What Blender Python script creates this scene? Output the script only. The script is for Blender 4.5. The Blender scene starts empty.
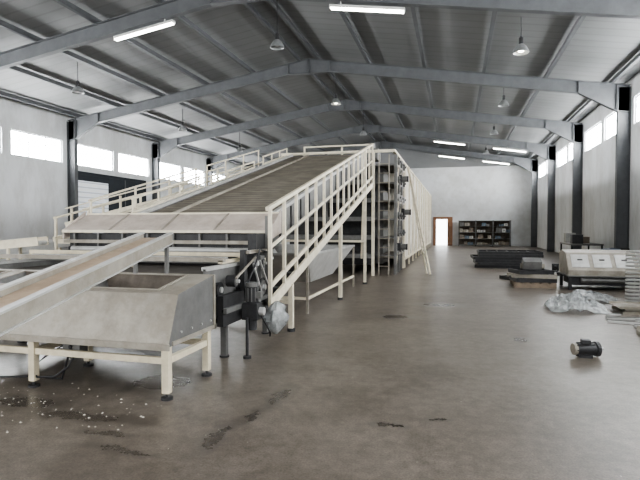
import bpy, bmesh, math, random
from mathutils import Vector, Matrix, noise
random.seed(7)
SC=bpy.context.scene
COL=SC.collection
V=Vector
try: SC.view_settings.look='AgX - Medium High Contrast'
except Exception: pass
# ---------------------------------------------------------------- materials
def pmat(name,col,rough=0.6,metal=0.0,var=0.15,scale=4.0,bump=0.0,bscale=30,col2=None,emit=None,estr=0,alpha=None,trans=0,stretch=(1,1,1),dirt=0.0,dscale=1.5):
    m=bpy.data.materials.new(name); m.use_nodes=True
    nt=m.node_tree; N=nt.nodes; L=nt.links
    b=N['Principled BSDF']
    tc=N.new('ShaderNodeTexCoord'); mp=N.new('ShaderNodeMapping'); mp.inputs['Scale'].default_value=stretch
    L.new(tc.outputs['Object'],mp.inputs['Vector'])
    nz=N.new('ShaderNodeTexNoise'); nz.inputs['Scale'].default_value=scale; nz.inputs['Detail'].default_value=6; nz.inputs['Roughness'].default_value=0.65
    L.new(mp.outputs[0],nz.inputs['Vector'])
    rp=N.new('ShaderNodeValToRGB')
    c2=col2 if col2 else tuple(c*(1-2.2*var) for c in col)
    rp.color_ramp.elements[0].position=0.3; rp.color_ramp.elements[0].color=(*c2,1)
    rp.color_ramp.elements[1].position=0.68; rp.color_ramp.elements[1].color=(*[min(1,c*(1+var*0.5)) for c in col],1)
    L.new(nz.outputs['Fac'],rp.inputs['Fac']); out=rp.outputs[0]
    if dirt:
        n3=N.new('ShaderNodeTexNoise'); n3.inputs['Scale'].default_value=dscale; n3.inputs['Detail'].default_value=10; n3.inputs['Roughness'].default_value=0.75
        L.new(mp.outputs[0],n3.inputs['Vector'])
        r3=N.new('ShaderNodeValToRGB'); e=r3.color_ramp.elements
        e[0].position=.42;e[0].color=(1-dirt,1-dirt*1.1,1-dirt*1.25,1);e[1].position=.56;e[1].color=(1,1,1,1)
        L.new(n3.outputs['Fac'],r3.inputs['Fac'])
        mx=N.new('ShaderNodeMix');mx.data_type='RGBA';mx.blend_type='MULTIPLY';mx.inputs[0].default_value=1
        L.new(out,mx.inputs[6]);L.new(r3.outputs[0],mx.inputs[7]);out=mx.outputs[2]
    L.new(out,b.inputs['Base Color'])
    b.inputs['Roughness'].default_value=rough; b.inputs['Metallic'].default_value=metal
    if bump:
        n2=N.new('ShaderNodeTexNoise'); n2.inputs['Scale'].default_value=bscale; n2.inputs['Detail'].default_value=4
        L.new(mp.outputs[0],n2.inputs['Vector'])
        bp=N.new('ShaderNodeBump'); bp.inputs['Strength'].default_value=bump; bp.inputs['Distance'].default_value=0.02
        L.new(n2.outputs['Fac'],bp.inputs['Height']); L.new(bp.outputs[0],b.inputs['Normal'])
    if emit:
        b.inputs['Emission Color'].default_value=(*emit,1); b.inputs['Emission Strength'].default_value=estr
    if alpha is not None: b.inputs['Alpha'].default_value=alpha
    return m
def stripes(m,axis,freq,dark=0.6,bumpd=0.02,width=0.5):
    """darken base colour in parallel grooves (real slats / ribs) and bump them"""
    nt=m.node_tree;N=nt.nodes;L=nt.links;b=N['Principled BSDF']
    tc=N.new('ShaderNodeTexCoord'); sp=N.new('ShaderNodeSeparateXYZ'); L.new(tc.outputs['Object'],sp.inputs[0])
    mu=N.new('ShaderNodeMath');mu.operation='MULTIPLY';mu.inputs[1].default_value=freq;L.new(sp.outputs[axis],mu.inputs[0])
    fr=N.new('ShaderNodeMath');fr.operation='FRACT';L.new(mu.outputs[0],fr.inputs[0])
    rp=N.new('ShaderNodeValToRGB');e=rp.color_ramp.elements
    e[0].position=0.0;e[0].color=(dark,dark,dark,1);e[1].position=width;e[1].color=(1,1,1,1)
    x=e.new(max(0.02,width*0.5));x.color=(dark,dark,dark,1)
    L.new(fr.outputs[0],rp.inputs['Fac'])
    mx=N.new('ShaderNodeMix');mx.data_type='RGBA';mx.blend_type='MULTIPLY';mx.inputs[0].default_value=1
    src=b.inputs['Base Color'].links[0].from_socket
    L.new(src,mx.inputs[6]);L.new(rp.outputs[0],mx.inputs[7]);L.new(mx.outputs[2],b.inputs['Base Color'])
    bp=N.new('ShaderNodeBump');bp.inputs['Strength'].default_value=0.6;bp.inputs['Distance'].default_value=bumpd
    L.new(rp.outputs[0],bp.inputs['Height']);L.new(bp.outputs[0],b.inputs['Normal'])
    return m
M={}
M['steelblue']=pmat('painted_steel_grey',(0.115,0.120,0.126),0.6,0.0,0.12,2)
M['purlin']=pmat('purlin_paint',(0.095,0.10,0.105),0.6,0.0,0.12,2)
M['roof']=stripes(pmat('roof_sheet',(0.19,0.193,0.195),0.6,0.0,0.10,0.5,stretch=(0.4,1,1)),1,2.0,0.86,0.012,0.2)
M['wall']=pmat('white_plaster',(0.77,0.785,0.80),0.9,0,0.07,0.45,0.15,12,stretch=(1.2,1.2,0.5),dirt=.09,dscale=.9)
M['wallfar']=pmat('white_plaster_dimmed',(0.62,0.63,0.64),0.9,0,0.06,0.4,0.1,10,dirt=.10,dscale=.8)  # darker copy of the wall plaster, far-end dimness put into the colour
M['frame']=pmat('window_frame_white',(0.50,0.52,0.55),0.5)
M['pane']=pmat('frosted_daylight_pane',(0.9,0.93,0.95),0.4,emit=(0.97,0.99,1.0),estr=46.0,var=0.02)
M['dayglow']=pmat('daylit_opening_pane',(0.9,0.93,0.95),0.4,emit=(0.95,0.98,1.0),estr=6.0,var=0.02)
M['cream']=pmat('cream_paint',(0.68,0.61,0.46),0.5,0,0.08,6,dirt=.14,dscale=5)
M['creamlt']=pmat('pale_cream_paint',(0.74,0.68,0.54),0.5,0,0.08,6,dirt=.10,dscale=4)
M['beige']=pmat('dusty_pinkish_beige_sheet',(0.50,0.44,0.39),0.6,0,0.08,3,dirt=.16,dscale=4)
M['ss']=pmat('worn_stainless',(0.33,0.305,0.26),0.5,0.12,0.10,5,0.05,40,dirt=.20,dscale=3)
M['ssd']=pmat('dull_grey_sheet',(0.17,0.17,0.165),0.5,0.3,0.12,5,dirt=.12,dscale=4)
M['sslt']=pmat('bright_galvanised',(0.50,0.50,0.49),0.42,0.3,0.08,6,dirt=.10,dscale=4)
M['dark']=pmat('dark_grease_steel',(0.040,0.040,0.042),0.5,0.3,0.2,8)
M['black']=pmat('black_rubber',(0.02,0.02,0.022),0.6,0,0.1,8)
M['inside']=pmat('dark_inside_metal',(0.12,0.10,0.08),0.7,0.1,0.2,8)  # dark inner-face colour, puts the shade of the tub hatches into paint
M['belt']=pmat('tan_belt',(0.45,0.35,0.26),0.75,0,0.08,5,dirt=.12,dscale=4)
M['slat']=stripes(pmat('beige_grey_slat_belt',(0.24,0.215,0.175),0.7,0.1,0.16,2.5,dirt=.2,dscale=2),1,5,0.6,0.02,0.3)
M['slatd']=stripes(pmat('dark_slat_belt',(0.10,0.09,0.08),0.7,0.1,0.18,2.5),1,9,0.6,0.02,0.35)
M['door']=pmat('door_dark_paint',(0.022,0.028,0.036),0.7,0,0.1,3)
M['shutter']=stripes(pmat('glowing_white_shutter',(0.72,0.75,0.78),0.5,0,0.05,3,emit=(.9,.95,1),estr=.3),2,4,0.45,0.02,0.3)  # faint emission added so the slats look daylit from behind
M['brown']=pmat('orange_brown_door_wood',(0.26,0.13,0.07),0.5,0,0.15,4)
M['wood']=pmat('pallet_wood',(0.24,0.19,0.14),0.8,0,0.2,6)
M['tunnel']=stripes(pmat('pale_insulated_panel',(0.60,0.56,0.48),0.6,0,0.08,2),1,1.0,0.45,0.03,0.12)
M['tube']=pmat('lamp_tube_glow',(1,1,1),0.4,emit=(1.0,0.99,0.9),estr=18,var=0.01)
M['bulb']=pmat('warm_bulb_glow',(1,1,1),0.4,emit=(1.0,0.95,0.80),estr=25,var=0.01)
M['bulboff']=pmat('bulb_glass',(0.5,0.5,0.48),0.2)
M['bell']=pmat('lamp_reflector_grey',(0.30,0.31,0.31),0.4,0.4,0.1,8)
M['film2']=pmat('cloudy_plastic_film',(0.42,0.44,0.44),0.18,0,0.25,10,0.5,18,alpha=0.75)
M['crumb']=pmat('white_crumbs',(0.60,0.57,0.51),0.8)
M['blue']=pmat('muted_blue_paint',(0.10,0.14,0.18),0.5)
M['card']=pmat('dull_cardboard',(0.22,0.18,0.14),0.8)
M['white']=pmat('white_enamel',(0.7,0.7,0.68),0.4)
M['whitedull']=pmat('dull_white_plastic',(0.42,0.42,0.40),0.6)
# floor with stains
def floor_mat():
    m=bpy.data.materials.new('stained_concrete');m.use_nodes=True;nt=m.node_tree;N=nt.nodes;L=nt.links;b=N['Principled BSDF']
    tc=N.new('ShaderNodeTexCoord')
    def nz(s,d=8,r=0.65):
        n=N.new('ShaderNodeTexNoise');n.inputs['Scale'].default_value=s;n.inputs['Detail'].default_value=d;n.inputs['Roughness'].default_value=r
        L.new(tc.outputs['Object'],n.inputs['Vector']);return n
    def ramp(src,p0,c0,p1,c1):
        r=N.new('ShaderNodeValToRGB');e=r.color_ramp.elements
        e[0].position=p0;e[0].color=(*c0,1);e[1].position=p1;e[1].color=(*c1,1);L.new(src,r.inputs['Fac']);return r.outputs[0]
    def mul(a_,b_):
        mx=N.new('ShaderNodeMix');mx.data_type='RGBA';mx.blend_type='MULTIPLY';mx.inputs[0].default_value=1
        L.new(a_,mx.inputs[6]);L.new(b_,mx.inputs[7]);return mx.outputs[2]
    a=nz(0.5);base=ramp(a.outputs['Fac'],.33,(0.118,0.100,0.083),.66,(0.180,0.157,0.133))
    c=nz(9.0,12,0.8);base=mul(base,ramp(c.outputs['Fac'],.38,(.70,.69,.68),.58,(1.08,1.08,1.08)))
    s=nz(1.5,14,.8);base=mul(base,ramp(s.outputs['Fac'],.42,(.78,.77,.75),.53,(1.04,1.04,1.04)))
    s2=nz(2.6,14,.8);base=mul(base,ramp(s2.outputs['Fac'],.57,(1,1,1),.68,(1.18,1.17,1.15)))
    g=nz(70,3,.6);base=mul(base,ramp(g.outputs['Fac'],.35,(.72,.72,.72),.6,(1.12,1.12,1.12)))
    dn=nz(3.5,10,.75)
    add=N.new('ShaderNodeVectorMath');add.operation='MULTIPLY_ADD';add.inputs[1].default_value=(0.4,0.4,0.0)
    L.new(dn.outputs['Color'],add.inputs[0]);L.new(tc.outputs['Object'],add.inputs[2])
    tot=None
    for (x,y,rx,ry) in [(-1.74,3.50,.075,.30),(-1.64,3.95,.06,.22),(-1.58,4.5,.09,.32),(-.5,4.06,.15,.045),(-.12,4.3,.10,.03),(-.3,10.6,.45,.28),(-3.05,3.6,.5,.10),(-3.75,3.75,.4,.14),(-1.0,9.0,.35,.2),(-2.9,4.6,.4,.3),(.9,7.6,.10,.18),(-2.3,3.1,.3,.05),(-2.6,3.35,.25,.05)]:
        s=N.new('ShaderNodeVectorMath');s.operation='SUBTRACT';s.inputs[1].default_value=(x+.2,y+.2,0);L.new(add.outputs[0],s.inputs[0])
        q=N.new('ShaderNodeVectorMath');q.operation='MULTIPLY';q.inputs[1].default_value=(1/rx,1/ry,0);L.new(s.outputs[0],q.inputs[0])
        ln=N.new('ShaderNodeVectorMath');ln.operation='LENGTH';L.new(q.outputs[0],ln.inputs[0])
        mr=N.new('ShaderNodeMapRange');mr.inputs[1].default_value=0.5;mr.inputs[2].default_value=1.6;mr.inputs[3].default_value=.75;mr.inputs[4].default_value=0
        L.new(ln.outputs['Value'],mr.inputs[0])
        if tot is None: tot=mr.outputs[0]
        else:
            k=N.new('ShaderNodeMath');k.operation='MAXIMUM';L.new(tot,k.inputs[0]);L.new(mr.outputs[0],k.inputs[1]);tot=k.outputs[0]
    m2=N.new('ShaderNodeMix');m2.data_type='RGBA';L.new(tot,m2.inputs[0]);L.new(base,m2.inputs[6]);m2.inputs[7].default_value=(0.038,0.032,0.027,1)
    L.new(m2.outputs[2],b.inputs['Base Color'])
    mr=N.new('ShaderNodeMapRange');mr.inputs[3].default_value=0.36;mr.inputs[4].default_value=0.22;L.new(tot,mr.inputs[0]);L.new(mr.outputs[0],b.inputs['Roughness'])
    bp=N.new('ShaderNodeBump');bp.inputs['Strength'].default_value=0.12;bp.inputs['Distance'].default_value=0.01;L.new(c.outputs['Fac'],bp.inputs['Height']);L.new(bp.outputs[0],b.inputs['Normal'])
    return m
M['floor']=floor_mat()
# ---------------------------------------------------------------- mesh builder
class MB:
    def __init__(s): s.v=[];s.f=[];s.m=[];s.mats=[]
    def mi(s,mat):
        mat=M[mat]
        if mat not in s.mats: s.mats.append(mat)
        return s.mats.index(mat)
    def add(s,vs,fs,mat):
        o=len(s.v);k=s.mi(mat);s.v+= [V(p) for p in vs]
        for f in fs: s.f.append([o+i for i in f]);s.m.append(k)
        return s
    def box(s,x0,x1,y0,y1,z0,z1,mat):
        vs=[(x,y,z) for x in(x0,x1) for y in(y0,y1) for z in(z0,z1)]
        return s.add(vs,[(0,1,3,2),(4,6,7,5),(0,4,5,1),(2,3,7,6),(0,2,6,4),(1,5,7,3)],mat)
    def beam(s,a,b,w,h,mat,up=(0,0,1)):
        a=V(a);b=V(b);d=(b-a).normalized();u=V(up)
        if abs(d.dot(u))>0.98:u=V((0,1,0))
        r=d.cross(u).normalized();u=r.cross(d).normalized()
        vs=[p+r*i*w/2+u*j*h/2 for p in(a,b) for i in(-1,1) for j in(-1,1)]
        return s.add(vs,[(0,1,3,2),(4,6,7,5),(0,4,5,1),(2,3,7,6),(0,2,6,4),(1,5,7,3)],mat)
    def cyl(s,a,b,r,mat,n=14,r2=None):
        a=V(a);b=V(b);r2=r if r2 is None else r2
        d=(b-a).normalized();u=V((0,0,1)) if abs(d.z)<0.9 else V((1,0,0))
        x=d.cross(u).normalized();y=d.cross(x)
        vs=[];
        for p,rr in((a,r),(b,r2)):
            for i in range(n):
                t=2*math.pi*i/n; vs.append(p+x*math.cos(t)*rr+y*math.sin(t)*rr)
        fs=[(i,(i+1)%n,n+(i+1)%n,n+i) for i in range(n)]+[tuple(range(n))[::-1],tuple(range(n,2*n))]
        return s.add(vs,fs,mat)
    def lathe(s,c,prof,mat,n=18,cap=False):
        c=V(c);vs=[];fs=[]
        for r,z in prof:
            for i in range(n):
                t=2*math.pi*i/n;vs.append(c+V((r*math.cos(t),r*math.sin(t),z)))
        for k in range(len(prof)-1):
            for i in range(n):
                j=(i+1)%n;fs.append((k*n+i,k*n+j,(k+1)*n+j,(k+1)*n+i))
        return s.add(vs,fs,mat)
    def prism(s,poly,ax,a,b,mat):
        """poly in the two other axes, extruded along ax (0=x,1=y)"""
        n=len(poly)
        def p(q,t): return (t,q[0],q[1]) if ax==0 else (q[0],t,q[1])
        vs=[p(q,a) for q in poly]+[p(q,b) for q in poly]
        fs=[tuple(range(n)),tuple(range(n,2*n))[::-1]]+[(i,n+i,n+(i+1)%n,(i+1)%n) for i in range(n)]
        return s.add(vs,fs,mat)
    def tube(s,pts,r,mat,n=8):
        pts=[V(p) for p in pts];vs=[];fs=[]
        for k,p in enumerate(pts):
            d=(pts[min(k+1,len(pts)-1)]-pts[max(k-1,0)]).normalized()
            u=V((0.03,0.05,1)).normalized() if abs(d.z)<0.9 else V((1,0.04,0)).normalized()
            x=d.cross(u).normalized();y=d.cross(x)
            for i in range(n):
                t=2*math.pi*i/n;vs.append(p+x*math.cos(t)*r+y*math.sin(t)*r)
        for k in range(len(pts)-1):
            for i in range(n):
                j=(i+1)%n;fs.append((k*n+i,k*n+j,(k+1)*n+j,(k+1)*n+i))
        fs+=[tuple(range(n))[::-1],tuple(range((len(pts)-1)*n,len(pts)*n))]
        return s.add(vs,fs,mat)
    def obj(s,name,parent=None,bevel=0,smooth=False,origin=None,label=None,category=None,kind=None,group=None):
        me=bpy.data.meshes.new(name)
        lo=V([min(p[i] for p in s.v) for i in range(3)]);hi=V([max(p[i] for p in s.v) for i in range(3)])
        c=V(((lo.x+hi.x)/2,(lo.y+hi.y)/2,lo.z)) if origin is None else V(origin)
        me.from_pydata([p-c for p in s.v],[],s.f)
        for m in s.mats: me.materials.append(m)
        for i,p in enumerate(me.polygons): p.material_index=s.m[i];p.use_smooth=smooth
        bm=bmesh.new();bm.from_mesh(me);bmesh.ops.recalc_face_normals(bm,faces=bm.faces);bm.to_mesh(me);bm.free()
        o=bpy.data.objects.new(name,me);COL.objects.link(o)
        if parent is not None:
            o.parent=parent;pw=V((0,0,0));q=parent
            while q: pw+=V(q.location);q=q.parent
            o.location=c-pw
        else: o.location=c
        if bevel:
            md=o.modifiers.new('bevel','BEVEL');md.width=bevel;md.segments=2;md.limit_method='ANGLE'
        if smooth:
            try: me.shade_smooth(); 
            except Exception: pass
            md=o.modifiers.new('es','EDGE_SPLIT');md.split_angle=math.radians(40)
        if label:o['label']=label
        if category:o['category']=category
        if kind:o['kind']=kind
        if group:o['group']=group
        return o
def empty(name,loc,label,category,group=None):
    o=bpy.data.objects.new(name,None);COL.objects.link(o);o.location=loc;o.empty_display_size=0.2
    o['label']=label;o['category']=category
    if group:o['group']=group
    return o
def dup(root,delta,link=None):
    def rec(o,par):
        n=o.copy();COL.objects.link(n)
        if par is not None:n.parent=par
        for ch in [c for c in bpy.data.objects if c.parent==o]: rec(ch,n)
        return n
    n=rec(root,None);n.location=V(root.location)+V(delta);return n
# ---------------------------------------------------------------- room shell
XL,XR=-17.8,6.0; XC=(XL+XR)/2; ZE,ZR=6.8,8.7; Y0,YF=-3.0,43.2
def zroof(x): return ZR-(ZR-ZE)*abs(x-XC)/(XR-XC)
ST='structure'
MB().box(XL-.2,XR+.2,Y0,YF+.2,-.2,0,'floor').obj('floor',origin=(0,0,0),kind=ST,label='dark stained concrete warehouse floor with damp patches',category='floor')
bays=[-0.5,6.5,13.5,20.5,27.5,34.5]
def wins():
    r=[]
    for b in bays:
        r.append((b+.45,b+3.3));r.append((b+3.75,b+6.6))
    return r
def side_wall(name,x0,x1,z0,z1,door=None,label=''):
    m=MB()
    ztop=ZE+.02
    segs=[(Y0,door[0]),(door[1],YF)] if door else [(Y0,YF)]
    for a,b in segs: m.box(x0,x1,a,b,0,z0,'wall')
    if door: m.box(x0,x1,door[0],door[1],door[2],z0,'wall')
    m.box(x0,x1,Y0,YF,z1,ztop,'wall')
    y=Y0
    for a,b in wins():
        m.box(x0,x1,y,a,z0,z1,'wall');y=b
    m.box(x0,x1,y,YF,z0,z1,'wall')
    return m.obj(name,origin=(0,0,0),kind=ST,label=label,category='wall')
DY0,DY1,DZ=20.95,26.85,4.3
side_wall('wall_left',XL-.2,XL,4.55,5.62,(DY0,DY1,DZ),'white plastered long wall with a high window strip and large door')
side_wall('wall_right',XR,XR+.2,5.15,6.1,None,'white plastered long wall with a high window strip')
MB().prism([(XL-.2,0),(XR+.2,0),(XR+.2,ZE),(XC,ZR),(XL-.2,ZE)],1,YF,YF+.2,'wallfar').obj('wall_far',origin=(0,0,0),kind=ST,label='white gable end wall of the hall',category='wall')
m=MB()
for xa,xb in((XL-.3,XC),(XC,XR+.3)):
    za,zb=zroof(xa),zroof(xb)
    m.prism([(xa,za+.03),(xb,zb+.03),(xb,zb+.13),(xa,za+.13)],1,Y0,YF+.3,'roof')
m.obj('ceiling',origin=(0,0,0),kind=ST,label='grey ribbed sheet metal gable roof',category='ceiling')
m=MB().prism([(XL+.02,6.4),(XR-.02,6.4),(XR-.02,ZE-.05),(XC,ZR-.05),(XL+.02,ZE-.05)],1,YF-.05,YF-.004,'roof')
m.obj('trim_1',origin=(0,0,0),kind=ST,label='grey cladding in the gable above the end wall',category='cladding')
wi=0
for xs,z0,z1 in((XL,4.55,5.62),(XR+.2,5.15,6.1)):
    for a,b in wins():
        if a<9: continue
        wi+=1;m=MB();x0=xs-.14;x1=xs-.06
        t=.05
        m.box(x0,x1,a,b,z0,z0+t,'frame').box(x0,x1,a,b,z1-t,z1,'frame')
        for k in range(4):
            yy=a+(b-a)*k/3
            ya=max(a,yy-t/2);yb=min(b,yy+t/2)
            if k==0:yb=a+t
            if k==3:ya=b-t
            m.box(x0,x1,ya,yb,z0+t,z1-t,'frame')
        xm=(x0+x1)/2
        m.box(xm-.01,xm+.01,a+t,b-t,z0+t,z1-t,'pane')
        m.box(xm-.03,xm+.03,a+t,b-t,z0+.62*(z1-z0),z0+.62*(z1-z0)+.03,'frame')
        m.obj('window_%d'%wi,kind=ST,label='high strip window with frosted panes and white frame',category='window')
for xs,z0,z1 in((XL,4.55,5.62),(XR+.2,5.15,6.1)):
    for a,b in wins():
        if a>=9: continue
        wi+=1;MB().box(xs-.11,xs-.09,a,b,z0,z1,'pane').obj('window_%d'%wi,kind=ST,label='high strip window with frosted panes',category='window')
# left gate
m=MB();x=XL
m.box(x-.16,x-.04,DY0,DY0+.12,0,DZ,'door').box(x-.16,x-.04,DY1-.12,DY1,0,DZ,'door').box(x-.16,x-.04,DY0+.12,DY1-.12,DZ-.15,DZ,'door')
ym=DY0+2.5
m.box(x-.13,x-.08,DY0+.22,ym,0,DZ-.45,'shutter').box(x-.14,x-.07,DY0+.12,DY0+.22,0,DZ-.45,'door').box(x-.13,x-.08,ym+.06,DY1-.12,0,DZ-.15,'door').box(x-.14,x-.07,DY0+.12,ym,DZ-.45,DZ-.15,'door').box(x-.15,x-.05,ym,ym+.06,0,DZ-.15,'door')
m.box(x-.15,x-.05,ym+1.4,ym+1.46,0,DZ-.15,'steelblue').box(x-.15,x-.05,ym+.06,DY1-.12,2.0,2.06,'steelblue')
m.obj('door_1',kind=ST,label='large dark sliding gate with a white slatted leaf',category='door')
m=MB();y=YF
m.box(-1.75,-1.5,y-.1,y-.005,0,2.35,'brown').box(-.62,-.2,y-.1,y-.005,0,2.35,'brown').box(-1.5,-.62,y-.1,y-.005,2.15,2.35,'brown')
m.box(-1.5,-.62,y-.06,y-.02,0.02,2.15,'dayglow').box(-.62,-.55,y-.14,y-.1,1.0,1.08,'sslt')
m.obj('door_2',kind=ST,label='bright daylit doorway with orange-brown surround',category='door')
# ---------------------------------------------------------------- portal frames
def column(root,x0,x1,y,zt):
    m=MB();g=.006
    a,b=(x0+g,x1) if x0==XL else (x0,x1-g)
    m.box(a,a+.02,y-.11,y+.11,0,zt,'steelblue').box(b-.02,b,y-.11,y+.11,0,zt,'steelblue').box(a+.02,b-.02,y-.008,y+.008,0,zt,'steelblue')
    m.box(a-.0,b+.0,y-.16,y+.16,0,.03,'steelblue')
    m.obj('column',root)
def rafter(root,sgn,y):
    m=MB();L=XR-XC;s=(ZR-ZE)/L
    def P(d,dep): # d distance from eave
        x=XC+sgn*(L-d); return (x,zroof(x)-.2-dep)
    top=[P(.03,0),P(L,0)];bot=[P(.03,.95),P(.45,.95),P(1.7,.44),P(L-.9,.42),P(L,.58)]
    poly=top+bot[::-1]
    m.prism(poly,1,y-.008,y+.008,'steelblue')
    for path in(top,bot):
        for a,b in zip(path[:-1],path[1:]):
            m.beam((a[0],y,a[1]),(b[0],y,b[1]),.2,.02,'steelblue')
    for d,dep in((.45,.95),(1.7,.44),(L-.9,.42),(L-.02,.57)):
        x=XC+sgn*(L-d);zt=zroof(x)-.2
        m.box(x-.01,x+.01,y-.1,y+.1,zt-dep,zt,'steelblue')
    m.obj('rafter',root)
root=empty('portal_frame',(XC,13.5,0),'grey steel portal frame with haunched rafters','steel frame','roof portal frames')
column(root,XL,XL+.42,13.5,ZE-.25);column(root,XR-.42,XR,13.5,ZE-.25);rafter(root,-1,13.5);rafter(root,1,13.5)
for dy in(-7,7,14,21,28): dup(root,(0,dy,0))
for i,x in enumerate([-17.2,-15.0,-12.8,-10.6,-8.4,-6.3,-5.5,-3.4,-1.2,1.0,3.2,5.4]):
    z=zroof(x)-.03;m=MB();s=(1 if x<XC else -1)
    m.box(x-.012,x+.012,Y0+.1,YF-.06,z-.15,z+.02,'purlin').box(x-.06,x+.06,Y0+.1,YF-.06,z-.16,z-.145,'purlin')
    m.obj('roof_purlin',origin=(x,Y0,z),label='long grey steel purlin under the roof sheets',category='purlin',group='roof purlins')
# ---------------------------------------------------------------- lamps
def bell(x,y,z,on):
    r=empty('bell_lamp',(x,y,z),'hanging bell-shaped industrial lamp, '+('lit' if on else 'unlit'),'lamp','bell lamps under the roof')
    MB().lathe((x,y,z),[(.21,0),(.22,.01),(.195,.08),(.14,.18),(.075,.24),(.07,.24)],'bell',20).obj('lamp_shade',r,smooth=True)
    MB().cyl((x,y,z+.23),(x,y,z+.42),.06,'dark').cyl((x,y,z+.42),(x,y,z+.46),.025,'dark').obj('lamp_housing',r)
    zt=zroof(x)-.02
    MB().cyl((x,y,z+.46),(x,y,zt),.012,'dark',6).obj('hanging_rod',r)
    MB().lathe((x,y,z+.02),[(.005,0),(.07,.02),(.085,.07),(.045,.14),(.025,.18)],'bulb' if on else 'bulboff',12).obj('bulb',r,smooth=True)
for x,y,z,on in[(-5.3,14.9,7.05,0),(-13.2,15.7,6.4,0),(1.75,15.4,6.45,1),(-13.3,23.2,6.4,0),(-5.1,22.0,6.95,1),(1.9,22.4,6.55,0),(-13.2,30.0,6.3,0),(2.0,29.2,6.55,0),(-5.2,29.5,6.9,0),(2.0,36.5,6.5,0)]:
    bell(x,y,z,on)
def fluo(x,y,L=2.0):
    s=(1 if x<XC else -1)*(ZR-ZE)/(XR-XC);zc=zroof(x)-.2-.44-.13
    r=empty('fluorescent_lamp',(x,y,zc),'lit fluorescent tube fitting hanging beneath a rafter','lamp','fluorescent fittings')
    a=V((x-L/2,y,zc-.5*s*L*.95));b=V((x+L/2,y,zc+.5*s*L*.95))
    MB().beam(a,b,.16,.07,'white').beam(a+V((.3,0,.03)),a+V((.3,0,.11)),.03,.03,'white').beam(b+V((-.3,0,.03)),b+V((-.3,0,.11)),.03,.03,'white').obj('lamp_body',r)
    for o in(-.045,.045):
        MB().cyl(a+V((.03,o,-.055)),b+V((-.03,o,-.055)),.022,'tube',10).obj('lamp_tube',r)
for x,y in[(-2.3,13.5),(-9.0,13.5),(-.4,34.5),(-.3,41.5),(3.3,34.5),(3.0,41.5)]: fluo(x,y)
# ---------------------------------------------------------------- stainless feed tub on cream legs
r=empty('feed_tub',(-3.9,4.5,0),'weathered cream-grey feed tub with open hatches on cream legs','machine')
xa,xb=-6.2,-2.5
fy,by=4.26,5.00
def zt(y): return .96+(y-fy)*.16
m=MB()
m.add([(xa,4.08,.5),(xb,4.08,.5),(xb,fy,.96),(xa,fy,.96)],[(0,1,2,3)],'ss')
m.add([(xb,4.08,.5),(xb,by,.5),(xb,by,zt(by)),(xb,fy,.96)],[(0,1,2,3)],'ssd')
m.add([(xa,4.08,.5),(xa,by,.5),(xa,by,zt(by)),(xa,fy,.96)],[(0,1,2,3)],'ssd')
m.add([(xa,by,.5),(xb,by,.5),(xb,by,zt(by)),(xa,by,zt(by))],[(0,1,2,3)],'ss')
m.add([(xa,4.08,.5),(xb,4.08,.5),(xb,by,.5),(xa,by,.5)],[(0,1,2,3)],'ssd')
ho=[(-6.0,-5.1),(-4.9,-4.05),(-3.80,-2.78)]
y1,y2=4.37,4.92
def q(x0,x1,ya,yb): m.add([(x0,ya,zt(ya)),(x1,ya,zt(ya)),(x1,yb,zt(yb)),(x0,yb,zt(yb))],[(0,1,2,3)],'ss')
q(xa,xb,fy,y1);q(xa,xb,y2,by)
xx=xa
for h0,h1 in ho: q(xx,h0,y1,y2);xx=h1
q(xx,xb,y1,y2)
for h0,h1 in ho:
    zb=.56
    T=[(h0,y1),(h1,y1),(h1,y2),(h0,y2)];ins=.24
    Bt=[(h0+ins,y1+.14),(h1-ins,y1+.14),(h1-ins,y2-.14),(h0+ins,y2-.14)]
    for i in range(4):
        p,q2=T[i],T[(i+1)%4];bp_,bq=Bt[i],Bt[(i+1)%4]
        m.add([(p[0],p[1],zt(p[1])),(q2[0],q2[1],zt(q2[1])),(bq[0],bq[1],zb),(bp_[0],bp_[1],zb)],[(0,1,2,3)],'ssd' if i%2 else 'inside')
    m.add([(b_[0],b_[1],zb) for b_ in Bt],[(0,1,2,3)],'black')  # black floor paints in the darkness of the hatch well
m.box(xa,xb+.015,4.065,4.08,.47,.53,'ss')
for i in range(4): m.cyl((xb,4.3+i*.2,.6),(xb+.012,4.3+i*.2,.6),.012,'sslt',8)
m.beam((xb+.008,4.14,.52),(xb+.008,by,.52),.016,.04,'ss').beam((xb+.008,by-.02,.5),(xb+.008,by-.02,zt(by)),.016,.03,'ss',up=(0,1,0))
m.obj('tub_body',r)
for h0,h1 in ho:
    k=MB()
    for a,b in(((h0,y1),(h1,y1)),((h1,y1),(h1,y2)),((h1,y2),(h0,y2)),((h0,y2),(h0,y1))):
        k.beam((a[0],a[1],zt(a[1])+.006),(b[0],b[1],zt(b[1])+.006),.02,.012,'ss')
    k.obj('hatch_rim',r)
for x,y in((-2.56,4.15),(-2.56,4.93),(-4.05,4.15),(-4.05,4.93),(-5.9,4.15),(-5.9,4.93)):
    MB().box(x-.035,x+.035,y-.035,y+.035,.06,.5,'cream').obj('leg',r,.004)
    MB().cyl((x,y,.02),(x,y,.07),.015,'dark',10).cyl((x,y,0),(x,y,.022),.055,'dark',16).obj('levelling_foot',r)
m=MB()
m.box(-5.9,-2.60,4.13,4.17,.33,.39,'cream').box(-5.9,-2.60,4.91,4.95,.33,.39,'cream').box(-2.585,-2.535,4.19,4.89,.33,.39,'cream').box(-4.07,-4.03,4.19,4.89,.33,.39,'cream')
m.obj('leg_crossbar',r)
m=MB().box(-3.75,-3.55,4.2,4.32,.34,.48,'ssd');m.cyl((-3.65,4.2,.41),(-3.65,4.18,.41),.02,'black',10);m.obj('control_box',r,.006)
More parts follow.
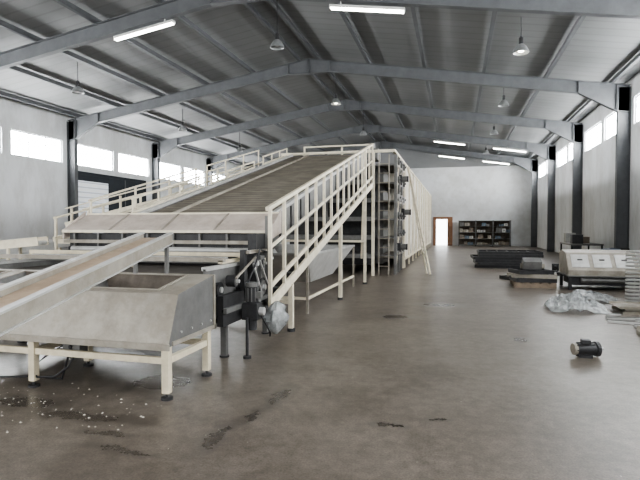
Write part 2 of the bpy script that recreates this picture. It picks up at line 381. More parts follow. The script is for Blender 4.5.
pts=[(-3.75,4.22,.42),(-3.95,4.2,.30),(-4.1,4.16,.17),(-4.0,4.14,.10),(-3.8,4.15,.12),(-3.66,4.17,.22),(-3.6,4.2,.34)]
MB().tube(pts,.01,'black').obj('cable',r,smooth=True)
MB().tube([(-3.7,4.24,.36),(-3.85,4.3,.05),(-4.3,4.4,.012),(-4.9,4.2,.012),(-5.4,4.4,.012)],.01,'black').obj('cable',r,smooth=True)
# ---------------------------------------------------------------- narrow belt conveyors
def narrow(A,B,W,label,railm,legs,origin):
    A=V(A);B=V(B);d=(B-A).normalized();side=V((-d.y,d.x,0)).normalized();up=side.cross(d).normalized()
    if up.z<0: up=-up
    r=empty('belt_conveyor',origin,label,'conveyor')
    m=MB()
    def Q(t,s,u): return A+(B-A)*t+side*s+up*u
    m.add([Q(0,.03,.0),Q(1,.03,.0),Q(1,W-.03,.0),Q(0,W-.03,.0),Q(0,.03,-.012),Q(1,.03,-.012),Q(1,W-.03,-.012),Q(0,W-.03,-.012)],[(0,1,2,3),(4,5,6,7),(0,1,5,4),(2,3,7,6),(1,2,6,5),(0,3,7,4)],'belt')
    m.add([Q(0,.03,-.06),Q(1,.03,-.06),Q(1,W-.03,-.06),Q(0,W-.03,-.06)],[(0,1,2,3)],'belt')
    m.obj('belt',r)
    for s0 in(0.010,W-.010):
        k=MB().beam(Q(-.01,s0,-.01),Q(1.01,s0,-.01),.022,.11,railm[0],up=up)
        k.beam(Q(-.01,s0,.048),Q(1.01,s0,.048),.05,.014,railm[1],up=up).beam(Q(-.01,s0-.008,-.066),Q(1.01,s0-.008,-.066),.03,.012,railm[1],up=up)
        k.obj('side_rail',r)
    for t in(0.0,1.0):
        MB().cyl(Q(t,.03,-.035),Q(t,W-.03,-.035),.034,'sslt',16).obj('end_roller',r,smooth=True)
    for t,z0,mt,nm in legs:
        for s0 in(0.0,W):
            p=Q(t,s0,-.07);MB().beam(p,(p.x,p.y,z0),.035,.035,mt).obj(nm,r)
narrow((-2.07,1.08,.945),(-3.03,5.02,1.47),.34,'narrow tan belt conveyor with raised grey side rails',('ss','sslt'),[(.12,0,'cream','leg'),(.96,1.09,'ssd','support_bracket')],(-2.1,1.3,0))
narrow((-9.6,4.9,1.0),(-6.0,6.2,1.38),.36,'second narrow belt conveyor with cream rails reaching the infeed',('creamlt','creamlt'),[(.1,0,'creamlt','leg'),(.5,0,'creamlt','leg'),(.9,0,'creamlt','leg')],(-7.2,5.6,0))
# ---------------------------------------------------------------- large inclined slat conveyor
r=empty('inclined_slat_conveyor',(-4.1,8,0),'wide inclined slat conveyor with cream handrails and beige infeed tray','conveyor')
CX0,CX1=-4.95,-2.68
def zb(y): return 1.72+.252*(y-7.2)
y0,y1=7.2,15.4
m=MB();m.add([(CX0,y0,zb(y0)),(CX1,y0,zb(y0)),(CX1,y1,zb(y1)),(CX0,y1,zb(y1)),(CX0,y0,zb(y0)-.05),(CX1,y0,zb(y0)-.05),(CX1,y1,zb(y1)-.05),(CX0,y1,zb(y1)-.05)],[(0,1,2,3),(4,5,6,7),(0,1,5,4),(1,2,6,5),(2,3,7,6),(3,0,4,7)],'slat')
m.obj('slat_belt',r)
m=MB();m.add([(CX0,y0,zb(y0)-.5),(CX1,y0,zb(y0)-.5),(CX1,y1,zb(y1)-.5),(CX0,y1,zb(y1)-.5)],[(0,1,2,3)],'slatd');m.obj('return_belt',r)
for x,mt in((CX1+.03,'ssd'),(CX0-.03,'ssd')):
    m=MB().prism([(y0,zb(y0)+.03),(y1,zb(y1)+.03),(y1,zb(y1)-.42),(y0,zb(y0)-.42)],0,x-.015,x+.015,mt)
    m.beam((x,y0,zb(y0)+.05),(x,y1,zb(y1)+.05),.07,.05,'sslt')
    m.beam((x,y0,zb(y0)-.42),(x,y1,zb(y1)-.42),.07,.04,'dark')
    for i in range(15):
        yy=y0+.3+i*.55;m.beam((x+.02,yy,zb(yy)),(x+.02,yy,zb(yy)-.42),.03,.03,'dark')
    m.obj('side_frame',r)
MB().beam((-4.45,y0+.1,zb(y0+.1)+.02),(-4.45,y1,zb(y1)+.02),.03,.05,'ss').obj('belt_guide',r)
MB().cyl((CX0,15.45,zb(15.4)-.22),(CX1,15.45,zb(15.4)-.22),.2,'dark',20).obj('head_drum',r,smooth=True)
# infeed tray
xL,xR=-5.95,-2.5
ty0,ty1,tz0,tz1=6.70,7.20,1.54,1.79
m=MB();m.add([(xL,ty0,tz0),(xR,ty0,tz0),(xR-.05,ty1,tz1),(xL+.05,ty1,tz1)],[(0,1,2,3)],'beige')
m.add([(xL,ty0,tz0-.02),(xR,ty0,tz0-.02),(xR-.05,ty1,tz1-.02),(xL+.05,ty1,tz1-.02)],[(0,1,2,3)],'beige')
m.box(xL,xR,ty0-.02,ty0+.01,tz0-.04,tz0,'creamlt').box(xL+.05,xR-.05,ty1-.01,ty1+.02,1.72,1.81,'creamlt')
for x in(-5.1,-4.2,-3.35): m.beam((x,ty0,tz0+.006),(x,ty1,tz1+.006),.03,.012,'ss')
for x in(xR-.02,xL): m.prism([(ty0,tz0),(ty1,1.84),(ty1,1.5),(ty0,1.40)],0,x,x+.02,'beige')
m.obj('infeed_tray',r,label='dusty pinkish beige infeed cover')
m=MB().box(xL+.1,xR-.06,6.74,6.78,1.03,1.49,'dark').box(xL+.05,xR-.03,6.66,6.70,1.34,1.39,'ss').box(xL+.05,xR-.03,6.58,6.68,1.10,1.16,'creamlt')
for i in range(8):
    x=xL+.2+i*.43;m.box(x,x+.03,6.70,6.74,1.14,1.49,'ssd')
m.obj('front_panel',r)
m=MB()
m.box(xL-.1,xR-.15,6.15,6.20,1.20,1.25,'cream').box(xL-.1,xR-.15,5.55,5.60,1.17,1.22,'ss')
for x in(xL-.07,-4.3,xR-.2):
    m.box(x-.025,x+.025,5.55,6.62,1.15,1.19,'cream').box(x-.025,x+.025,6.14,6.19,1.03,1.2,'cream')
m.obj('cross_frame',r)
for k,(yy,zz,mt) in enumerate(((5.85,1.17,'sslt'),(6.4,1.2,'ssd'),(6.62,1.25,'sslt'))):
    MB().cyl((-5.7,yy,zz),(-2.75,yy,zz),.045,mt,14).obj('guide_roller',r,smooth=True)
m=MB().box(-5.75,-2.72,5.2,6.9,.98,1.03,'slatd');m.obj('lower_slat_belt',r)
for x in(-2.68,-5.79):
    m=MB().box(x-.015,x+.015,5.12,7.25,.50,1.12,'ssd').box(x-.035,x+.035,5.12,7.25,1.10,1.14,'sslt').box(x-.03,x+.03,5.12,7.25,.48,.53,'dark')
    for yy in(5.4,6.0,6.6):
        m.cyl((x+.015,yy,.86),(x+.06,yy,.86),.09,'dark',16).cyl((x+.06,yy,.86),(x+.08,yy,.86),.035,'sslt',10)
    m.obj('lower_side_plate',r)
MB().box(-5.75,-2.72,5.25,6.9,.55,.9,'dark').obj('lower_core',r)
MB().cyl((-5.77,5.2,.93),(-2.70,5.2,.93),.09,'ssd',18).obj('tail_roller',r,smooth=True)
for x,y,zt_ in((-2.72,5.7,.55),(-2.72,7.1,1.24),(-5.75,5.7,.55),(-5.75,7.1,1.24)):
    MB().box(x-.035,x+.035,y-.035,y+.035,.02,zt_,'ssd').cyl((x,y,0),(x,y,.02),.06,'dark').obj('leg',r)
m=MB().box(-2.60,-2.54,6.3,6.75,.45,1.50,'dark').box(-2.54,-2.48,6.62,6.70,.5,1.74,'ssd').box(-2.62,-2.54,5.30,6.3,.45,.80,'dark').box(-2.60,-2.54,5.9,6.0,.5,1.30,'dark').box(-2.56,-2.5,5.95,6.65,1.25,1.29,'ss').box(-2.56,-2.5,5.3,6.62,.60,.66,'ssd').box(-2.54,-2.5,6.36,6.5,.9,1.2,'ssd').box(-2.66,-2.60,6.3,6.9,.5,1.5,'dark')
for yy,zz,rr in((6.15,1.12,.11),(6.42,.78,.13),(6.0,.82,.08),(5.55,.95,.07),(6.45,1.1,.06),(6.2,.62,.06)):
    m.cyl((-2.60,yy,zz),(-2.49,yy,zz),rr,'dark',20).cyl((-2.49,yy,zz),(-2.485,yy,zz),rr*.75,'ssd',20).cyl((-2.49,yy,zz),(-2.45,yy,zz),rr*.3,'sslt',12)
m.beam((-2.475,6.04,1.12),(-2.475,6.30,.75),.02,.02,'sslt').beam((-2.475,6.26,1.15),(-2.475,6.54,.82),.02,.02,'sslt').beam((-2.47,5.5,.99),(-2.47,6.1,1.2),.02,.02,'ss')
m.obj('drive_plate',r)
m=MB().box(-2.5,-2.3,5.72,5.90,.46,.66,'dark').cyl((-2.4,5.81,.66),(-2.4,5.81,.86),.075,'dark',18).cyl((-2.4,5.81,.86),(-2.4,5.81,.91),.08,'ssd',18).cyl((-2.4,5.81,.33),(-2.4,5.81,.46),.06,'dark',14)
for i in range(10):
    t=i*math.pi/5;cx,cy=-2.4+.076*math.cos(t),5.81+.076*math.sin(t);m.box(cx-.006,cx+.006,cy-.006,cy+.006,.68,.85,'ssd')
m.box(-2.34,-2.27,5.77,5.85,.72,.80,'ssd').cyl((-2.3,5.81,.56),(-2.24,5.81,.56),.05,'sslt',14)
m.obj('gear_motor',r,.004)
MB().cyl((-2.42,5.70,.02),(-2.42,5.70,.5),.018,'dark',10).cyl((-2.42,5.70,0),(-2.42,5.70,.03),.05,'dark').obj('support_post',r)
MB().tube([(-2.45,5.8,.9),(-2.40,5.95,1.15),(-2.45,6.2,1.3),(-2.47,6.5,1.25)],.012,'black').obj('cable',r,smooth=True)
MB().tube([(-2.3,5.85,.5),(-2.25,6.05,.25),(-2.35,6.3,.15),(-2.5,6.6,.4)],.01,'black').obj('cable',r,smooth=True)
# stair-railing
RX=-2.40
def zs(y): return .60+.262*(y-6.65)
def zh(y): return 1.90+.250*(y-6.65)
ra,rb=6.45,15.2
m=MB().beam((RX,ra,zs(ra)),(RX,rb,zs(rb)),.04,.14,'creamlt').beam((RX,ra,zs(ra)+.24),(RX,rb,zs(rb)+.24),.035,.06,'creamlt')
rail=m.obj('railing',r)
MB().beam((RX,ra-.1,zh(ra-.1)),(RX,rb+.05,zh(rb+.05)),.055,.05,'creamlt').obj('top_rail',rail)
MB().beam((RX,ra,(zh(ra)*.55+zs(ra)*.45)+.05),(RX,rb,(zh(rb)*.55+zs(rb)*.45)+.05),.03,.04,'creamlt').obj('middle_rail',rail)
n=16
for i in range(n):
    yy=ra+(rb-ra)*i/(n-1);MB().box(RX-.022,RX+.022,yy-.025,yy+.025,zs(yy)-.07,zh(yy),'creamlt').obj('baluster',rail)
m=MB().add([(-2.66,ra,zs(ra)+.02),(RX,ra,zs(ra)+.02),(RX,rb,zs(rb)+.02),(-2.66,rb,zs(rb)+.02)],[(0,1,2,3)],'dark')
for i in range(28):
    yy=ra+.15+i*.31;m.box(-2.64,RX-.02,yy,yy+.2,zs(yy)+.03,zs(yy)+.05,'ssd')
m.obj('walkway_tread',r)
LX=-5.12
for a,b,h in((7.3,9.6,.30),(10.1,12.6,.22),(13.2,15.3,.27)):
    rail=MB().beam((LX,a,zb(a)+.06),(LX,b,zb(b)+.06),.035,.05,'creamlt').obj('guard_rail',r)
    MB().beam((LX,a,zb(a)+h),(LX,b,zb(b)+h),.03,.03,'creamlt').obj('top_rail',rail)
    for i in range(4):
        yy=a+.03+(b-a-.06)*i/3;MB().box(LX-.014,LX+.014,yy-.014,yy+.014,zb(yy)-.1,zb(yy)+h,'creamlt').obj('baluster',rail)
LX=-5.95
m=MB()
m.add([(LX,7.3,zb(7.3)-.55),(-5.05,7.3,zb(7.3)-.55),(-5.05,15.4,zb(15.4)-.55),(LX,15.4,zb(15.4)-.55)],[(0,1,2,3)],'ssd')
for i in range(26):
    yy=7.4+i*.31;m.box(LX+.02,-5.06,yy,yy+.2,zb(yy)-.54,zb(yy)-.52,'ssd')
m.obj('walkway_tread',r)
rail=MB().beam((LX,7.3,zb(7.3)-.55),(LX,15.4,zb(15.4)-.55),.04,.14,'creamlt').obj('railing',r)
for a,b in((7.3,11.0),(11.5,15.0)):
    MB().beam((LX,a,zb(a)+.28),(LX,b,zb(b)+.28),.03,.03,'creamlt').obj('top_rail',rail)
MB().beam((LX,7.3,zb(7.3)-.12),(LX,15.4,zb(15.4)-.12),.025,.03,'creamlt').obj('middle_rail',rail)
for yy in(7.35,8.6,9.8,10.97,11.53,12.6,13.8,14.97): MB().box(LX-.015,LX+.015,yy-.015,yy+.015,zb(yy)-.6,zb(yy)+.28,'creamlt').obj('baluster',rail)
m=MB().beam((-7.3,8,1.35),(-7.3,13.5,2.3),.05,.09,'creamlt');rail=m.obj('outer_railing',r)
MB().beam((-7.3,8,1.75),(-7.3,13.5,2.9),.035,.035,'creamlt').obj('top_rail',rail)
for i in range(5):
    yy=8.05+i*1.35;t=(yy-8)/5.5;MB().box(-7.32,-7.28,yy-.02,yy+.02,0 if i in(0,2,4) else 1.35+.95*t,1.75+1.15*t,'creamlt').obj('baluster',rail)
m=MB()
for yy in(8.1,10.8,13.4):
    t=(yy-8)/5.5;m.box(-7.3,-5.93,yy-.03,yy+.03,1.25+1.0*t,1.33+1.0*t,'creamlt')
m.obj('walkway_bracket',r)
MB().box(-4.6,RX,15.36,15.41,4.04,4.08,'creamlt').box(-5.0,RX,15.36,15.41,3.84,3.88,'creamlt').box(-4.6,-4.55,15.36,15.41,3.6,4.06,'creamlt').box(-3.4,-3.35,15.36,15.41,3.6,4.06,'creamlt').obj('top_end_rail',r)
for x in(RX,LX):
    for y in(7.35,10.8,13.9):
        zt_=(zs(y)-.06 if y<13 else zh(y)) if x==RX else zb(y)-.6
        k=.035
        MB().box(x-k,x+k,y-k,y+k,.05,zt_,'creamlt').obj('leg',r)
        MB().cyl((x,y,0),(x,y,.05),.06,'dark').obj('levelling_foot',r)
for y in(7.35,13.9):
    MB().box(LX+.04,RX-.04,y-.03,y+.03,.42 if y<12 else 1.15,.48 if y<12 else 1.21,'creamlt').obj('crossbar',r)
MB().beam((RX-.1,14.2,zs(13.5)-.1),(RX-.1,13.95,.7),.05,.05,'creamlt').obj('brace',r)
# plastic bag hanging on drive
bm=MB();vs=[];fs=[];n=18;k=9
c=V((-2.24,6.25,.42))
for j in range(k+1):
    t=j/k
    for i in range(n):
        a=2*math.pi*i/n;rr=.03+.13*math.sin(math.pi*min(1,t*1.0))**.6
        rr*=1+.35*noise.noise(V((math.cos(a)*2.2,math.sin(a)*2.2,t*5)))
        vs.append(c+V((math.cos(a)*rr*.8,math.sin(a)*rr*1.3,.2-.42*t)))
for j in range(k):
    for i in range(n): fs.append((j*n+i,j*n+(i+1)%n,(j+1)*n+(i+1)%n,(j+1)*n+i))
bm.add(vs,fs,'film2');bm.obj('plastic_bag',smooth=True,label='cloudy plastic bag wrapped around the drive shaft',category='plastic bag')
# ---------------------------------------------------------------- grey V-shaped catch trough below conveyor
r=empty('catch_trough',(-3.6,11.3,0),'pale grey V-shaped sheet metal trough on legs under the conveyor','trough')
m=MB();a0,a1,c0,c1=8.9,13.3,-4.9,-2.58
T=[(c0,a0,1.08),(c1,a0,1.08),(c1,a1,1.08),(c0,a1,1.08)];Bm=[(c0+.9,a0+1.4,.42),(c1-.35,a0+1.4,.42),(c1-.35,a1-1.0,.42),(c0+.9,a1-1.0,.42)]
m.add(T+Bm,[(0,1,5,4),(1,2,6,5),(2,3,7,6),(3,0,4,7),(4,5,6,7)],'sslt')
for i in range(4):
    a=V(T[i]);b=V(T[(i+1)%4]);m.beam(a,b,.03,.04,'sslt')
m.obj('trough_body',r)
for x,y in((c0+.02,a0+.02),(c1-.02,a0+.02),(c1-.02,a1-.02),(c0+.02,a1-.02)):
    MB().box(x-.022,x+.022,y-.022,y+.022,0,1.06,'ss').obj('leg',r)
MB().box(c0+.1,c1-.05,a0,a0+.04,.25,.30,'creamlt').box(c1-.04,c1,a0+.05,a1-.05,.25,.30,'creamlt').obj('crossbar',r)
# ---------------------------------------------------------------- dryer tower and tunnel
r=empty('multi_tier_dryer',(-3.6,18,0),'tall multi-tier dryer with open framed end and long pale panelled tunnel','machine')
tx0,tx1=-5.6,-1.9;tm=-2.55
for x,y,mt in [(tx0,16.3,'creamlt'),(tm,16.3,'creamlt'),(tx1,16.9,'ssd'),(tx1,17.8,'ssd'),(tx1,18.7,'ssd'),(tx1,19.5,'creamlt'),(tx0,19.5,'ssd'),(-4.1,16.3,'ssd')]:
    MB().box(x-.045,x+.045,y-.045,y+.045,0,3.95,mt).obj('upright',r)
for i,z in enumerate((.6,1.2,1.8,2.4,3.0,3.6)):
    m=MB().box(tx0+.06,tm-.06,16.30,19.4,z,z+.10,'dark').box(tx0+.06,tm-.06,16.26,16.30,z-.04,z+.10,'ssd')
    m.box(tx1-.03,tx1+.03,16.9,19.46,z,z+.07,'ss' if i%2 else 'ssd').box(tm,tx1,16.9,16.95,z,z+.05,'ssd').box(tm+.02,tx1-.05,17.0,19.4,z+.0,z+.04,'inside')
    for yy in(17.3,18.2,19.1):
        m.cyl((tx1+.03,yy,z+.16),(tx1+.10,yy,z+.16),.12,'ssd' if i%3 else 'sslt',14).cyl((tx1+.1,yy,z+.16),(tx1+.13,yy,z+.16),.04,'dark',8)
        m.box(tx1-.06,tx1+.03,yy-.18,yy-.12,z-.1,z+.4,'sslt' if (i+int(yy))%2 else 'ss')
    m.obj('conveyor_tier',r)
MB().box(tx0,tm-.1,17.0,19.4,.3,3.7,'dark').box(tm-.1,tx1-.5,17.6,19.4,.3,3.7,'ssd').obj('core_housing',r)
m=MB()
for i in range(3):
    z=.3+i*1.2;m.beam((tx1+.02,16.95,z),(tx1+.02,17.8,z+1.1),.04,.05,'creamlt').beam((tx1+.02,18.7,z+1.1),(tx1+.02,17.8,z),.04,.04,'ss')
m.obj('brace',r)
lad=MB().box(-2.4,-2.36,16.42,16.46,0,3.9,'ss').box(-2.08,-2.04,16.42,16.46,0,3.9,'ss').obj('service_ladder',r)
for i in range(12): MB().cyl((-2.36,16.44,.3+i*.3),(-2.08,16.44,.3+i*.3),.014,'ss',8).obj('rung',lad)
for yy,z in((17.3,.9),(18.6,2.1),(17.6,3.2)):
    MB().cyl((tx1+.12,yy,z),(tx1+.32,yy,z),.10,'ssd',16).cyl((tx1+.32,yy,z),(tx1+.36,yy,z),.105,'dark',16).box(tx1+.02,tx1+.14,yy-.13,yy+.13,z-.13,z+.13,'dark').obj('drive_motor',r)
MB().box(tx0-.05,tx1+.05,16.25,16.35,3.95,4.03,'creamlt').box(tx1-.05,tx1+.05,16.35,19.5,3.95,4.03,'creamlt').box(tx0-.05,tx0+.05,16.35,19.5,3.95,4.03,'creamlt').obj('top_frame',r)
MB().box(-3.2,-2.6,17.6,18.3,4.0,4.3,'ssd').cyl((-2.9,17.95,4.3),(-2.9,17.95,4.5),.15,'ssd').box(-3.2,-2.6,17.6,18.3,3.9,4.0,'ssd').obj('fan_unit',r)
MB().box(-5.5,tx1-.0,19.6,42.0,.35,3.95,'tunnel').obj('tunnel_housing',r)
m=MB()
for i in range(12):
    yy=19.7+i*2.0;m.box(tx1+.0,tx1+.06,yy,yy+.08,0,4.0,'creamlt')
m.box(tx1+.0,tx1+.05,19.6,41.9,3.95,4.02,'creamlt').box(tx1,tx1+.05,19.6,41.9,.3,.38,'creamlt')
m.obj('tunnel_frame',r)
# ladder
r=empty('leaning_ladder',(-.8,17.2,0),'cream metal ladder leaning on the dryer','ladder')
a=V((-.78,17.1,0));b=V((-1.74,19.9,3.85));w=V((-.12,.30,0))
MB().beam(a,b,.05,.07,'creamlt').obj('ladder_rail',r);MB().beam(a+w,b+w*.3,.05,.07,'creamlt').obj('ladder_rail',r)
for i in range(1,13):
    t=i/13;MB().cyl(a.lerp(b,t),(a+w).lerp(b+w*.3,t),.015,'creamlt',8).obj('rung',r)
# ---------------------------------------------------------------- cream platform frame
r=empty('platform_frame',(-9,7.4,0),'low cream steel platform frame with deck','platform')
MB().box(-11.5,-7.5,6.9,8.0,.86,.90,'ssd').box(-11.5,-7.5,6.86,6.90,.78,.92,'cream').box(-7.5,-7.46,6.86,7.9,.78,.92,'cream').obj('deck',r)
for x in(-7.55,-9.4,-11.4):
    for y in(6.95,7.9): MB().box(x-.035,x+.035,y-.035,y+.035,0,.86,'cream').obj('leg',r)
MB().beam((-11.4,6.95,1.35),(-7.6,6.95,1.35),.04,.04,'cream').beam((-11.4,6.95,.86),(-11.4,6.95,1.35),.04,.04,'cream').beam((-7.6,6.95,.86),(-7.6,6.95,1.35),.04,.04,'cream').beam((-9.4,6.95,.86),(-9.4,6.95,1.35),.04,.04,'cream').obj('guard_rail',r)
r=empty('side_conveyor',(-9.9,11,0),'low grey conveyor section on cream legs','conveyor')
MB().beam((-11.0,8.7,.9),(-8.6,14.0,1.5),.7,.04,'slat').obj('belt',r)
for o in(-.38,.38): MB().beam((-11.0+o,8.7,.9),(-8.6+o,14.0,1.5),.04,.16,'sslt').obj('side_rail',r)
for t in(.05,.5,.95):
    x=-11.0+2.4*t;y=8.7+5.3*t;z=.9+.6*t
    for o in(-.38,.38): MB().box(x+o-.03,x+o+.03,y-.03,y+.03,0,z-.05,'creamlt').obj('leg',r)
r=empty('cross_conveyor',(-9,16,0),'cream framed cross conveyor rising behind the machine','conveyor')
MB().beam((-13.0,15.2,1.6),(-7.6,16.4,3.0),.8,.05,'slat').obj('belt',r)
for o in(-.42,.42): MB().beam((-13.0,15.2+o,1.62),(-7.6,16.4+o,3.02),.05,.2,'creamlt').beam((-13.0,15.2+o,2.2),(-7.6,16.4+o,3.6),.04,.04,'creamlt').obj('side_rail',r)
for t in(.04,.35,.66,.96):
    x=-13+5.4*t;y=15.2+1.2*t;z=1.55+1.4*t
    for o in(-.42,.42): MB().box(x-.03,x+.03,y+o-.03,y+o+.03,0,z+.6,'creamlt').obj('leg',r)
# ---------------------------------------------------------------- far shelf and boxes
r=empty('storage_shelf',(2.3,42.6,0),'wide metal storage shelf partly filled with boxes','shelf')
for x in(.3,1.6,2.9,4.2): 
    MB().box(x-.03,x+.03,42.3,42.34,0,2.05,'ssd').box(x-.03,x+.03,42.96,43.0,0,2.05,'ssd').obj('upright',r)
MB().box(.3,4.2,43.01,43.03,.1,2.0,'inside').obj('back_panel',r)
for z in(.1,.6,1.1,1.6,2.03): MB().box(.27,4.23,42.3,43.0,z-.03,z,'ssd').obj('shelf_board',r)
for z in(.1,.6,1.1,1.6):
    x=.38
    while x<3.95:
        w=random.uniform(.2,.42);h=random.uniform(.15,.38)
        if random.random()<.65 and not any(abs(x+w/2-u)<w/2+.04 for u in(1.6,2.9)):
            mt=random.choice(['card','ssd','whitedull','blue','card','ss','whitedull'])
            MB().box(x,x+w,42.36,42.8,z+.001,z+h,mt).box(x+w*.3,x+w*.7,42.35,42.36,z+h*.4,z+h*.7,'ssd').obj('storage_box',bevel=.01,label='small storage box on the metal shelf',category='box',group='boxes on the far shelf')
        x+=w+.06
# ---------------------------------------------------------------- items by the right wall
def flat_frame(cx,cy,z,L,W,rot,mt,label,group,cat='metal frame',name='flat_frame'):
    m=MB()
    m.box(cx-L/2,cx+L/2,cy-W/2,cy-W/2+.05,z,z+.10,mt).box(cx-L/2,cx+L/2,cy+W/2-.05,cy+W/2,z,z+.10,mt)
    m.box(cx-L/2,cx-L/2+.05,cy-W/2+.05,cy+W/2-.05,z,z+.10,mt).box(cx+L/2-.05,cx+L/2,cy-W/2+.05,cy+W/2-.05,z,z+.10,mt)
    m.box(cx-L/2+.05,cx+L/2-.05,cy-W/2+.05,cy+W/2-.05,z+.02,z+.04,'black')
    for i in range(1,6):
        x=cx-L/2+L*i/6;m.box(x-.02,x+.02,cy-W/2+.05,cy+W/2-.05,z+.04,z+.08,mt)
    o=m.obj(name,label=label,category=cat,group=group);o.rotation_euler=(0,0,rot);return o
for i in range(6):
    flat_frame(1.95+random.uniform(-.2,.2),21.3,i*.105,2.3,1.7,random.uniform(-.08,.08),'dark' if i%3 else 'black','black flat conveyor frame lying in a stack','stack of black frames')
m=MB()
for i in range(9):
    m.cyl((3.5+i*.15,19.0,.12),(3.5+i*.15,20.0,.12),.06,'dark',10)
m.box(3.4,4.8,18.98,19.04,0,.24,'dark').box(3.4,4.8,19.96,20.02,0,.24,'dark')
m.obj('roller_track',label='dark roller track section lying on the floor',category='roller track')
m=MB()
for i in range(5): m.box(1.5+i*.22,1.64+i*.22,14.1,15.1,.11,.135,'wood')
for j in(0,.45,.9): m.box(1.5,2.52,14.1+j,14.2+j,.02,.11,'wood').box(1.5,2.52,14.1+j,14.2+j,0,.02,'wood')
m.obj('pallet',label='worn wooden pallet carrying dark machine parts',category='pallet')
flat_frame(2.0,14.6,.137,1.0,.9,.12,'dark','dark metal tray stacked on a wooden pallet','trays on the pallet','tray','metal_tray')
flat_frame(2.05,14.6,.24,1.1,.8,-.15,'ss','grey metal tray stacked on a wooden pallet','trays on the pallet','tray','metal_tray')
flat_frame(1.95,14.6,.345,.9,.75,.3,'dark','dark metal tray stacked on a wooden pallet','trays on the pallet','tray','metal_tray')
flat_frame(2.1,16.3,0,1.3,.9,.5,'dark','loose dark metal tray lying on the concrete','loose trays','tray','metal_tray')
flat_frame(2.15,16.35,.105,1.1,.8,-.3,'ss','loose grey metal tray lying on the concrete','loose trays','tray','metal_tray')
flat_frame(2.9,18.1,0,1.2,.8,.2,'dark','loose dark metal tray lying on the concrete','loose trays','tray','metal_tray')
flat_frame(3.7,16.3,0,1.0,.6,-.5,'ssd','loose dark metal tray lying on the concrete','loose trays','tray','metal_tray')
m=MB().prism([(14.35,.46),(14.3,.66),(14.6,.76),(14.9,.46)],0,1.75,2.2,'ssd').cyl((1.7,14.6,.53),(2.3,14.6,.53),.07,'ss').box(1.75,2.2,14.35,14.9,.448,.47,'dark')
m.obj('gearbox_housing',label='grey gearbox housing with sloping cover on stacked trays',category='machine part')
bars=[((2.5,9.62,.02),(3.3,9.75,.02)),((2.9,9.45,.02),(3.6,9.58,.02)),((2.45,9.35,.02),(3.1,9.2,.02)),((2.75,9.0,.02),(3.3,9.05,.02)),((2.6,9.95,.02),(2.85,10.1,.02))]
for a,b in bars:
    MB().beam(a,b,.05,.035,'sslt').beam(V(a)+V((0,.02,.015)),V(b)+V((0,.02,.015)),.01,.03,'ssd').obj('metal_bar',label='loose grey metal bar lying on the concrete',category='metal bar',group='loose metal bars')
# low stainless hopper machine
r=empty('hopper_machine',(3.4,14.5,0),'low dull grey metal hood machine with sloping front','machine')
gx0,gx1,gy0,gy1=2.75,4.35,13.9,15.1
m=MB().prism([(gy0,.36),(gy0,.50),(gy0+.4,.92),(gy0+.9,.98),(gy1,.88),(gy1,.36)],0,gx0,gx1,'ss')
m.box(gx0-.03,gx1+.03,gy0-.03,gy1+.03,.33,.37,'ssd')
m.obj('hood',r,.01)
for i in range(3):
    x0=gx0+.10+i*.50;x1=x0+.40
    m=MB().beam(((x0+x1)/2,gy0+.06,.57),((x0+x1)/2,gy0+.34,.87),.40,.015,'sslt').beam(((x0+x1)/2,gy0+.2,.74),((x0+x1)/2,gy0+.22,.76),.12,.04,'ssd')
    m.obj('hood_panel',r)
MB().box(gx0+.1,gx1-.1,gy0+.1,gy1-.1,.12,.33,'dark').cyl((gx0+.3,gy0+.05,.25),(gx1-.3,gy0+.05,.25),.06,'ssd').obj('lower_body',r)
for x in(gx0+.05,gx1-.05):
    for y in(gy0+.05,gy1-.05): MB().box(x-.035,x+.035,y-.035,y+.035,0,.33,'dark').obj('leg',r)
for i,(x,y,mt,t) in enumerate([(4.75,17.9,'blue','blue'),(5.2,18.6,'dark','dark grey')]):
    m=MB().lathe((x,y,0),[(0,.0),(.27,0),(.28,.02),(.275,.3),(.29,.31),(.275,.33),(.275,.58),(.29,.6),(.275,.62),(.28,.86),(.27,.88),(.25,.86),(0,.86)],mt,22)
    m.obj('drum',smooth=True,label=t+' steel drum standing by the long wall',category='drum',group='steel drums')
r=empty('workbench',(5.1,23.3,0),'grey steel workbench with items on top','workbench')
MB().box(4.5,5.7,22.4,24.6,.82,.88,'ssd').obj('bench_top',r)
for x in(4.55,5.65):
    for y in(22.45,24.55): MB().box(x-.03,x+.03,y-.03,y+.03,0,.82,'dark').obj('leg',r)
for x,y,h,mt,l in((4.8,22.8,.35,'dark','dark'),(5.2,23.5,.25,'card','brown'),(4.8,24.1,.4,'whitedull','off-white')):
    MB().box(x-.2,x+.2,y-.2,y+.2,.881,.88+h,mt).box(x-.21,x+.21,y-.21,y+.21,.88+h,.9+h,mt).obj('crate',bevel=.01,label=l+' crate on the steel workbench',category='crate',group='crates on the workbench')
# spring coil
m=MB();pts=[]
for i in range(15*14+1):
    t=i/14;a=t*2*math.pi;pts.append((3.62+.24*math.cos(a),11.6+.24*math.sin(a),.04+t*.072))
m.tube(pts,.022,'sslt',7)
m.obj('coil_spring',smooth=True,label='pale steel spiral coil standing upright on the floor',category='coil')
for i,(x,y,z) in enumerate([(2.95,10.3,0),(3.0,10.35,.05),(2.9,10.28,.10)]):
    MB().box(x,x+1.3,y,y+.7,z,z+.012,'ss').box(x,x+1.3,y,y+.02,z+.012,z+.045,'ss').box(x,x+1.3,y+.68,y+.7,z+.012,z+.045,'ss').obj('sheet_metal_tray',label='pale folded sheet metal tray on the floor',category='tray',group='metal trays')
MB().box(2.62,3.4,7.9,8.5,0,.05,'ss').box(2.62,3.4,7.9,7.93,.05,.12,'ss').box(2.62,3.4,8.47,8.5,.05,.12,'ss').obj('floor_tray',label='grey metal tray lying alone on the floor',category='tray')
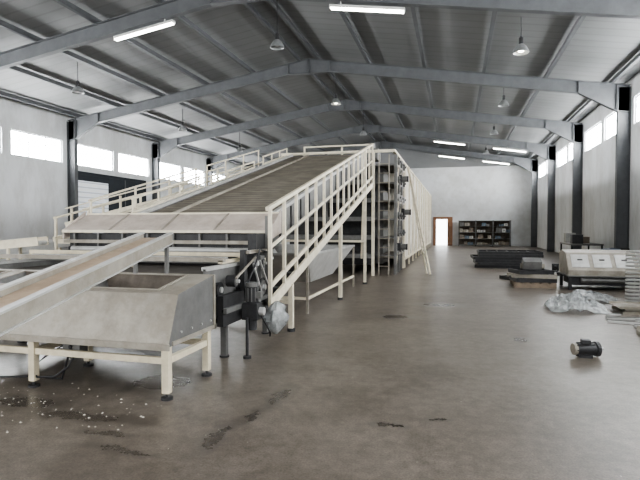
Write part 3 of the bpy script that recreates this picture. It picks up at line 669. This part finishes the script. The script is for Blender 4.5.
def crumple(name,cx,cy,rx,ry,h,mat,label,seed,N=40):
    m=MB();vs=[];fs=[]
    for j in range(N+1):
        for i in range(N+1):
            u=i/N*2-1;v=j/N*2-1;q=min(1,math.hypot(u,v)/1.15)
            n=noise.fractal(V((u*1.4+seed,v*1.4,seed)),.8,2,3)
            n2=abs(noise.noise(V((u*3+seed,v*3,3.1))))
            n3=abs(noise.noise(V((u*6+seed,v*6,7.1))))
            z=max(.004,(1-q**2.2)*h*(.62+.22*n-.55*n2-.25*n3)+.012)
            vs.append((cx+u*rx*(1+.2*n),cy+v*ry*(1+.2*n2),z))
    for j in range(N):
        for i in range(N): a=j*(N+1)+i;fs.append((a,a+1,a+N+2,a+N+1))
    m.add(vs,fs,mat);return m.obj(name,label=label,category='plastic sheet')
crumple('plastic_sheeting',2.2,10.6,.50,.42,.48,'film2','crumpled clear plastic sheeting heaped on the floor',2)
crumple('plastic_sheeting',2.75,12.0,.55,.4,.36,'film2','crumpled cloudy plastic sheeting in front of the hopper machine',5)
# small motor on the floor
r=empty('electric_motor',(1.58,6.8,0),'small dark electric motor lying on the floor','motor')
m=MB().cyl((1.44,6.78,.1),(1.66,6.84,.1),.075,'dark',20)
for i in range(8):
    a=i*math.pi/4;c=V((1.44,6.78,.1))+V((0,math.cos(a)*.078,math.sin(a)*.078));m.beam(c,c+V((.2,.055,0)),.01,.012,'dark')
m.box(1.47,1.62,6.75,6.87,0,.03,'dark').obj('motor_body',r)
MB().cyl((1.66,6.84,.1),(1.70,6.85,.1),.09,'dark',20).cyl((1.70,6.85,.1),(1.76,6.867,.1),.02,'sslt',10).obj('flange',r)
MB().box(1.50,1.60,6.76,6.86,.165,.215,'dark').obj('terminal_box',r,.005)
MB().cyl((1.40,6.77,.1),(1.44,6.78,.1),.07,'ss',18).obj('fan_cover',r)
m=MB().add([(.84,3.33,.002),(.90,3.36,.012),(.88,3.41,.003),(.82,3.38,.010)],[(0,1,2,3)],'crumb');m.obj('paper_scrap',label='small white paper scrap lying on the concrete',category='paper')
m=MB()
for i in range(230):
    if i<150: x=random.uniform(-5.0,-2.5);y=random.gauss(3.75,.30)
    else: x=random.uniform(-2.4,3.0);y=random.uniform(3.0,10)
    s=random.uniform(.004,.015) if i<150 else random.uniform(.003,.008);a=random.random()*3
    dx,dy=math.cos(a)*s,math.sin(a)*s
    m.add([(x-dx,y-dy,0.001),(x+dy*.6,y-dx*.6,0.001),(x+dx,y+dy,0.001),(x-dy*.6,y+dx*.6,0.001),(x,y,s*.7)],[(0,1,4),(1,2,4),(2,3,4),(3,0,4),(0,1,2,3)],'crumb')
m.obj('floor_crumbs',kind='stuff',label='white crumbs of dried debris scattered on the concrete',category='debris')
# ---------------------------------------------------------------- light
w=bpy.data.worlds.new('World');SC.world=w;w.use_nodes=True
bg=w.node_tree.nodes['Background'];bg.inputs[0].default_value=(.92,.96,1,1);bg.inputs[1].default_value=1.3
def area(name,loc,rot,sx,sy,e,col=(1,1,1)):
    l=bpy.data.lights.new(name,'AREA');l.shape='RECTANGLE';l.size=sx;l.size_y=sy;l.energy=e;l.color=col
    o=bpy.data.objects.new(name,l);COL.objects.link(o);o.location=loc;o.rotation_euler=rot;return o
# added fill light: unseen area panel behind the viewpoint
area('front_fill',(-5.9,-3.2,3.2),(math.radians(90),0,0),18,5.5,750,(1,.99,.97))
# ---------------------------------------------------------------- camera
cd=bpy.data.cameras.new('Camera');cam=bpy.data.objects.new('Camera',cd);COL.objects.link(cam)
cd.sensor_width=36;cd.lens=36*510/640;cd.clip_end=200
cam.location=(0,0,1.6);cam.rotation_euler=(math.radians(90-1.57),0,math.radians(14.83))
SC.camera=cam
